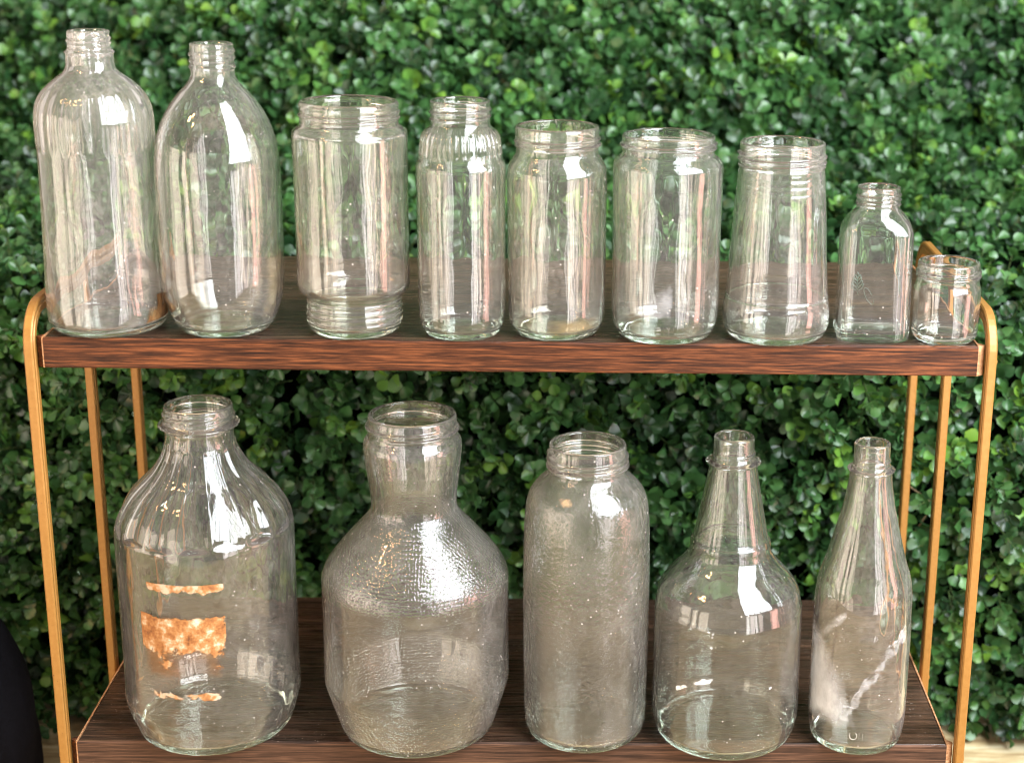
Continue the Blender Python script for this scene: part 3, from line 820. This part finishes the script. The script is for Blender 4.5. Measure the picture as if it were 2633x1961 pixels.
# embossed sprig and oval on the square bottle; small raised marks on two bottoms
def stroke_mesh(strokes, put, w, hgt, nm, mat, parent):
    """strokes: lists of 2D points (mm); put(x, y, h) -> 3D; raised rounded ribs"""
    v = []; f = []
    for st in strokes:
        st = np.array(st, float)
        n = len(st)
        t = np.gradient(st, axis=0); t /= np.maximum(np.linalg.norm(t, axis=1, keepdims=True), 1e-9)
        nrm = np.stack([-t[:, 1], t[:, 0]], 1)
        b0 = len(v)
        for i in range(n):
            ww = w * (0.35 if i in (0, n - 1) else 1.0)
            for o_, h_ in ((-1, -.15), (-.6, .75), (0, 1.0), (.6, .75), (1, -.15)):
                q = st[i] + nrm[i] * o_ * ww
                v.append(put(q[0], q[1], h_ * hgt))
        for i in range(n - 1):
            for k in range(4):
                f.append((b0 + i * 5 + k, b0 + i * 5 + k + 1, b0 + (i + 1) * 5 + k + 1, b0 + (i + 1) * 5 + k))
    o = mesh_obj(nm, v, f, mat, parent)
    at = o.data.attributes.new("outer", 'FLOAT', 'POINT'); at.data.foreach_set("value", np.ones(len(v), np.float32))
    return o

G8F = plain_mat("embossed_glass_relief", (0.060, 0.085, 0.062), 0.08, 0.4, 300.0)
def put8(x, y, h):
    a = FRONT + R(-4) ; n = Vector((math.cos(a), math.sin(a), 0)); t = Vector((-math.sin(a), math.cos(a), 0))
    d = float(b8.radius(np.array([a]), np.array([y]))[0])
    p = t * x + n * (d + h + .1)
    return (p.x * 1e-3, p.y * 1e-3, y * 1e-3)
def leafshape(cx, cy, ang, ln, wd):
    pts = []
    for k in range(9):
        t = k / 8
        pts.append((t * ln, wd * math.sin(math.pi * t)))
    for k in range(7, 0, -1):
        t = k / 8
        pts.append((t * ln, -wd * math.sin(math.pi * t)))
    c, s_ = math.cos(ang), math.sin(ang)
    return [(cx + x * c - y * s_, cy + x * s_ + y * c) for x, y in pts] 
spr = []
for k, (bx_, by_) in enumerate(((-13, 36), (-13, 38.3), (-13, 40.6), (-13, 42.6))):
    for sgn in (-1, 1):
        spr.append(leafshape(bx_, by_, math.pi / 2 - sgn * (.75 - .1 * k), 6.2 - .6 * k, 1.0))
spr.append(leafshape(-13, 44, math.pi / 2, 4.5, .8))
spr.append([(-13 + .25 * k, 36 - k * .8) for k in range(5)])
stroke_mesh(spr, put8, .24, .3, "embossed_sprig", G8F, b8.root)
ov = [(-5.0 + 2.6 * math.cos(a) * .9 - 5.6 * math.sin(a) * .45, 32.5 + 5.6 * math.sin(a)) for a in np.linspace(0, 2 * math.pi * .93, 26)]
stroke_mesh([ov], put8, .18, .25, "embossed_oval", G8F, b8.root)

# small embossed marks low on the narrow bottle and on the floor of the broad jar
GMK = plain_mat("embossed_mark_relief", (0.34, 0.33, 0.29), 0.15, 0.2, 300.0)
def putE(x, y, h):
    a = ae + x / 34.5
    r = float(jE.radius(np.array([a]), np.array([y]))[0]) + h
    return (r * math.cos(a) * 1e-3, r * math.sin(a) * 1e-3, y * 1e-3)
ring = [(-1.2 + 2.6 * math.cos(a), 17.5 + 3.0 * math.sin(a)) for a in np.linspace(math.pi * .75, math.pi * 2.3, 20)]
stroke_mesh([ring, [(3.0, 15.5), (3.0, 20.0)], [(5.4, 14.5), (5.4, 20.0)]], putE, .35, .3, "embossed_marks", GMK, jE.root)
def put6(x, y, h):
    return (x * 1e-3, y * 1e-3, (5.75 + h) * 1e-3)
letters = [[(-7, -4), (-7, -9)],
           [(-2.6, -4.4), (-4.6, -4.2), (-4.8, -6.0), (-2.8, -6.8), (-3.0, -8.8), (-5.0, -8.9)],
           [(-.6, -4), (-.6, -9)], [(1.0, -4), (2.0, -9), (3.2, -4)], [(5.0, -4), (5.0, -9)]]
stroke_mesh([np.array(l) * np.array([1.2, 1.6]) for l in letters], put6, .45, .4, "embossed_marks", GMK, b6.root)

# ------------------------------------------------------------------ black cloth bundle at the left edge
def bundle():
    n, k = 26, 40
    v = []; f = []
    for i in range(n + 1):
        t = i / n
        zz = TZ + 0.001 + 0.246 * t
        rad = 0.105 * (0.80 + .42 * math.sin(math.pi * (t * .72 + .14)) - .30 * t) * math.sqrt(max(0.0, 1 - max(0, (t - .55) / .45) ** 2.6))
        for j in range(k):
            a = 2 * math.pi * j / k
            rr = rad * (1 + .05 * math.sin(3 * a + 4 * t) + .03 * math.sin(7 * a - 9 * t))
            v.append((rr * math.cos(a), rr * .9 * math.sin(a), zz - TZ))
    for i in range(n):
        for j in range(k):
            f.append((i * k + j, i * k + (j + 1) % k, (i + 1) * k + (j + 1) % k, (i + 1) * k + j))
    f.append(tuple(range(k))[::-1])
    f.append(tuple(n * k + j for j in range(k)))
    o = mesh_obj("cloth_bundle", v, f, M_BLACK, None, loc=(-0.505, 0.13, TZ))
    o["label"] = "plain black rounded cloth bundle at the left edge beside the rack"
    o["category"] = "cloth bundle"
bundle()

# ------------------------------------------------------------------ hedge of artificial boxwood
hedge = thing("boxwood_hedge", "dense hedge wall of small glossy round green leaves behind the rack", "hedge", (0, 0.33, TZ))

def hedge_y(x, z):
    y = 0.297 + 0.36 * smoothstep(-0.075, 0.015, z) + 0.30 * smoothstep(0.0, .34, z)
    y = y + 0.20 * smoothstep(0.26, 0.7, -x) * smoothstep(-.36, -.15, z)
    return y + 0.012 * np.sin(x * 17 + z * 9) + 0.010 * np.sin(x * 31 - z * 23)

def hedge_n(x, z):
    e = 1e-3
    gx = (hedge_y(x + e, z) - hedge_y(x - e, z)) / (2 * e); gz = (hedge_y(x, z + e) - hedge_y(x, z - e)) / (2 * e)
    n = np.stack([gx, -np.ones_like(gx), gz], -1)
    return n / np.linalg.norm(n, axis=-1, keepdims=True)

def leaf_template(cup, fold, wid):
    """obovate leaf lying in xy, tip along +x, unit length: 5 across, 7 rows"""
    ts = [0.0, .16, .36, .58, .78, .92, 1.0]
    ws = [.06, .20, .38, .485, .42, .26, .05]
    v = []; f = []
    for t, w in zip(ts, ws):
        w *= wid
        for a in (-1, -.55, 0, .55, 1):
            z = cup * ((a * w) ** 2 * 1.6) - cup * .45 * (t - .35) ** 2 + fold * abs(a) * w
            z += .02 * (1 if abs(a) == 1 else 0)
            v.append((t - (.0 if t < 1 else .02 * abs(a)), a * w, z))
    for i in range(6):
        for k in range(4):
            f.append((i * 5 + k, (i + 1) * 5 + k, (i + 1) * 5 + k + 1, i * 5 + k + 1))
    return np.array(v), np.array(f)
LOW = []
TEMPL = [leaf_template(c, fo, w) for c, fo, w in ((.35, .16, 1.0), (.6, .10, .92), (-.25, .20, 1.05), (.15, .30, .85), (.8, .05, 1.0), (-.45, .12, .95))]

def low_template(t):
    v, f = t
    keep = [r * 5 + k for r in (0, 1, 3, 5, 6) for k in (0, 2, 4)]
    lf = [(i * 3 + k, (i + 1) * 3 + k, (i + 1) * 3 + k + 1, i * 3 + k + 1) for i in range(4) for k in range(2)]
    return v[keep], np.array(lf)
LOW = [low_template(t) for t in TEMPL]

def basis(x, n):
    x = x / np.linalg.norm(x, axis=-1, keepdims=True)
    n = n - (n * x).sum(-1, keepdims=True) * x
    n = n / np.maximum(np.linalg.norm(n, axis=-1, keepdims=True), 1e-9)
    y = np.cross(n, x)
    return np.stack([x, y, n], -1)      # columns

# sprig positions (jittered grid on the hedge face)
sp = 0.0120
xs = np.arange(-.84, 0.80, sp); zs = np.arange(TZ + .004, 0.34, sp)
GX, GZ = np.meshgrid(xs, zs)
GX = GX.ravel() + rng.uniform(-.5, .5, GX.size) * sp; GZ = GZ.ravel() + rng.uniform(-.5, .5, GZ.size) * sp
steep = np.abs((hedge_y(GX, GZ + .003) - hedge_y(GX, GZ - .003)) / .006)
extra = []
for i in np.where(steep > .5)[0]:
    for _ in range(min(5, int(steep[i] + .5))):
        extra.append((GX[i] + rng.uniform(-.5, .5) * sp, GZ[i] + rng.uniform(-.5, .5) * sp))
extra = np.array(extra)
GX = np.concatenate([GX, extra[:, 0]]); GZ = np.concatenate([GZ, extra[:, 1]])
nS = len(GX)
GY_ = hedge_y(GX, GZ)
HN = hedge_n(GX, GZ)
sd = HN + rng.normal(0, .42, (nS, 3)) + np.array([0, 0, -.06])
sd /= np.linalg.norm(sd, axis=1, keepdims=True)
depth0 = rng.uniform(-.034, .013, nS)
SB = np.stack([GX, GY_, GZ], 1) + HN * depth0[:, None]
up_ = 1 + .26 * smoothstep(-.07, .02, GZ)
slen = rng.uniform(.010, .025, nS) * up_
stint = np.clip(rng.normal(.50, .21, nS), 0, .86)
fresh = rng.random(nS) < .07
lp, lx, ln_, ls, lt = [], [], [], [], []
for i in range(nS):
    d = sd[i]
    ref = np.cross(d, (0.3, .2, 1.0)); ref /= np.linalg.norm(ref); ref2 = np.cross(d, ref)
    np_ = 4 if slen[i] > .018 else 3
    a0 = rng.uniform(0, 6.28)
    for k in range(np_):
        t = (k + .35) / np_
        p = SB[i] + d * slen[i] * t
        a = a0 + k * 1.5708 + rng.normal(0, .25)
        size = (.0133 - .0040 * t) * up_[i] * rng.uniform(.80, 1.15)
        lean = .25 + .65 * t
        for sgn in (0, math.pi):
            out = ref * math.cos(a + sgn) + ref2 * math.sin(a + sgn)
            x = out * math.cos(lean) + d * math.sin(lean) + rng.normal(0, .16, 3)
            n = d * math.cos(lean) - out * math.sin(lean) + rng.normal(0, .20, 3)
            lp.append(p + out * .0015); lx.append(x); ln_.append(n); ls.append(size)
            tt = stint[i] + rng.normal(0, .07)
            if fresh[i]:
                tt = rng.uniform(.84, 1.0)
            lt.append(min(1, max(0, tt)))
# some sprigs hang over the table along the foot
lp = np.array(lp); lx = np.array(lx); ln_ = np.array(ln_); ls = np.array(ls); lt = np.array(lt)
okk = lp[:, 2] > TZ + .006
lp, lx, ln_, ls, lt = lp[okk], lx[okk], ln_[okk], ls[okk], lt[okk]
BM = basis(lx, ln_)
lv = rng.integers(0, len(TEMPL), len(lp))
nL = len(lp)

# which leaves does the photograph show largest?
def project(P):
    d = P - np.array(CAM)
    z = d @ np.array(FZ)
    return 1316.5 + 269.975 + 4262.5 * (d @ np.array(RX)) / z, 980.5 - 58.647 - 4262.5 * (d @ np.array(UY)) / z, z
cen = lp + BM[:, :, 0] * ls[:, None] * .5
px, py, pz = project(cen)
view = np.array(CAM) - cen; view /= np.linalg.norm(view, axis=1, keepdims=True)
facing = np.abs((BM[:, :, 2] * view).sum(1))
hn = hedge_n(cen[:, 0], cen[:, 2])
front = ((cen - np.stack([cen[:, 0], hedge_y(cen[:, 0], cen[:, 2]), cen[:, 2]], 1)) * hn).sum(1)
inside = (px > 20) & (px < 2613) & (py > 20) & (py < 1941)
free = np.ones(nL, bool)
free &= ~((py > 640) & (py < 980) & (px > 70) & (px < 2560))       # upper shelf
free &= ~((py > 1520) & (px > 200) & (px < 2420))
for bt in (b1, b2, b3, b4, b5, b6, b7, b8, b9, jA, jB, jC, jD, jE):
    zz = np.linspace(0, bt.H, 24); rr = pchip(bt.pz, bt.pr, zz)
    q = np.stack([np.full(24, bt.pos[0]), np.full(24, bt.pos[1]), bt.ztop + zz * 1e-3], 1)
    qx, qy, qz = project(q)
    hw = rr * 1e-3 * 4262.5 / qz + 6
    o_ = np.argsort(qy)
    cx_ = np.interp(py, qy[o_], qx[o_]); h_ = np.interp(py, qy[o_], hw[o_])
    free &= ~((py > qy.min() - 8) & (py < qy.max() + 30) & (np.abs(px - cx_) < h_))
score = facing * ls / pz * smoothstep(.004, .022, front) * (inside & free)
pick = np.argsort(-score)[:300]
chosen = np.zeros(nL, bool); chosen[pick] = True

def build_leaves(sel):
    Vs, Fs, Ts = [], [], []
    off = 0
    deep = front < .006
    for k, (tv, tf), dp in [(k, t, False) for k, t in enumerate(TEMPL)] + [(k, t, True) for k, t in enumerate(LOW)]:
        ids = np.where(sel & (lv == k) & (deep == dp))[0]
        W = np.einsum('nij,vj->nvi', BM[ids], tv) * ls[ids][:, None, None] + lp[ids][:, None, :]
        Vs.append(W.reshape(-1, 3))
        F = tf[None] + (np.arange(len(ids)) * len(tv))[:, None, None] + off
        Fs.append(F.reshape(-1, 4)); Ts.append(np.repeat(lt[ids], len(tv)))
        off += len(ids) * len(tv)
    return np.concatenate(Vs), np.concatenate(Fs), np.concatenate(Ts)

def big_mesh(name, V, F, tint, mat):
    me = bpy.data.meshes.new(name)
    me.vertices.add(len(V)); me.vertices.foreach_set("co", V.ravel())
    me.loops.add(F.size); me.loops.foreach_set("vertex_index", F.ravel().astype(np.int32))
    me.polygons.add(len(F)); me.polygons.foreach_set("loop_start", (np.arange(len(F)) * F.shape[1]).astype(np.int32))
    me.polygons.foreach_set("use_smooth", np.ones(len(F), bool))
    me.update(calc_edges=True)
    if tint is not None:
        at = me.attributes.new("tint", 'FLOAT', 'POINT'); at.data.foreach_set("value", tint.astype(np.float32))
    me.materials.append(mat)
    return me

HO = np.array([0, .33, TZ])
V, F, T = build_leaves(~chosen)
print('leaves', nL, 'quads', len(F))
fo = bpy.data.objects.new("foliage", big_mesh("foliage", V - HO, F, T, M_LEAF))
link(fo, hedge); fo["kind"] = "stuff"
# single leaves, sharing meshes (six shapes x eight greens)
leaf_meshes = {}
for i in pick:
    tq = min(7, int(lt[i] * 8))
    key = (int(lv[i]), tq)
    if key not in leaf_meshes:
        tv, tf = TEMPL[key[0]]
        leaf_meshes[key] = big_mesh("leaf", tv.astype(float), tf, np.full(len(tv), (tq + .5) / 8), M_LEAF)
    o = bpy.data.objects.new("leaf", leaf_meshes[key])
    mm = Matrix.Identity(4)
    for r_ in range(3):
        for c_ in range(3):
            mm[r_][c_] = BM[i][r_, c_] * ls[i]
        mm[r_][3] = lp[i][r_] - HO[r_]
    link(o, hedge)
    o.matrix_local = mm

# stems: thin three sided rods, one per sprig
sv, sf = [], []
for i in range(nS):
    if SB[i][2] < TZ + .01:
        continue
    d = sd[i]
    r1 = np.cross(d, (.2, .1, 1.0)); r1 /= np.linalg.norm(r1); r2 = np.cross(d, r1)
    a = SB[i] - HN[i] * .012; b = SB[i] + d * slen[i]
    o_ = len(sv)
    for p, w in ((a, .0009), (b, .0005)):
        for k in range(3):
            an = 2.094 * k
            sv.append(p + (r1 * math.cos(an) + r2 * math.sin(an)) * w - HO)
    for k in range(3):
        sf.append((o_ + k, o_ + (k + 1) % 3, o_ + 3 + (k + 1) % 3, o_ + 3 + k))
st = bpy.data.objects.new("stems", big_mesh("stems", np.array(sv), np.array(sf), None, M_STEM))
link(st, hedge); st["kind"] = "stuff"

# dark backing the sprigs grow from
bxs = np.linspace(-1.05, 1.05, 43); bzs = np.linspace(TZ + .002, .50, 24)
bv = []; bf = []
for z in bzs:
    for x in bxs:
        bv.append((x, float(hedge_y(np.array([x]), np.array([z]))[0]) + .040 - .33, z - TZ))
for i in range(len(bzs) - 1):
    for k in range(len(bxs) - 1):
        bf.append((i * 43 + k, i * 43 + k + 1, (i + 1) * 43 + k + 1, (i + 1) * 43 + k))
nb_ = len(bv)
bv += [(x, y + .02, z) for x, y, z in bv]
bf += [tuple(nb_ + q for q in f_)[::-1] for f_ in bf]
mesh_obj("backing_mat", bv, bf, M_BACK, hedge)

# two dry curled stems caught in the leaves
def curl(pts, w):
    pts = np.array(pts, float)
    t = np.linspace(0, 1, 24)
    k = np.linspace(0, 1, len(pts))
    P = np.stack([pchip(k, pts[:, c], t) for c in range(3)], 1)
    v = []; f = []
    for i in range(24):
        tg = P[min(i + 1, 23)] - P[max(i - 1, 0)]; tg /= np.linalg.norm(tg)
        a = np.cross(tg, (0, 1, .2)); a /= np.linalg.norm(a); b = np.cross(tg, a)
        for q in range(5):
            an = 2 * math.pi * q / 5
            v.append(P[i] + (a * math.cos(an) + b * math.sin(an)) * w - HO)
    for i in range(23):
        for q in range(5):
            f.append((i * 5 + q, i * 5 + (q + 1) % 5, (i + 1) * 5 + (q + 1) % 5, (i + 1) * 5 + q))
    mesh_obj("dry_stem", v, f, M_DRY, hedge)
curl([(-.226, .33, -.048), (-.212, .31, -.062), (-.208, .305, -.078), (-.195, .31, -.088), (-.184, .33, -.092)], .0014)
curl([(.335, .305, -.215), (.352, .295, -.228), (.346, .30, -.246), (.338, .30, -.258)], .0006)
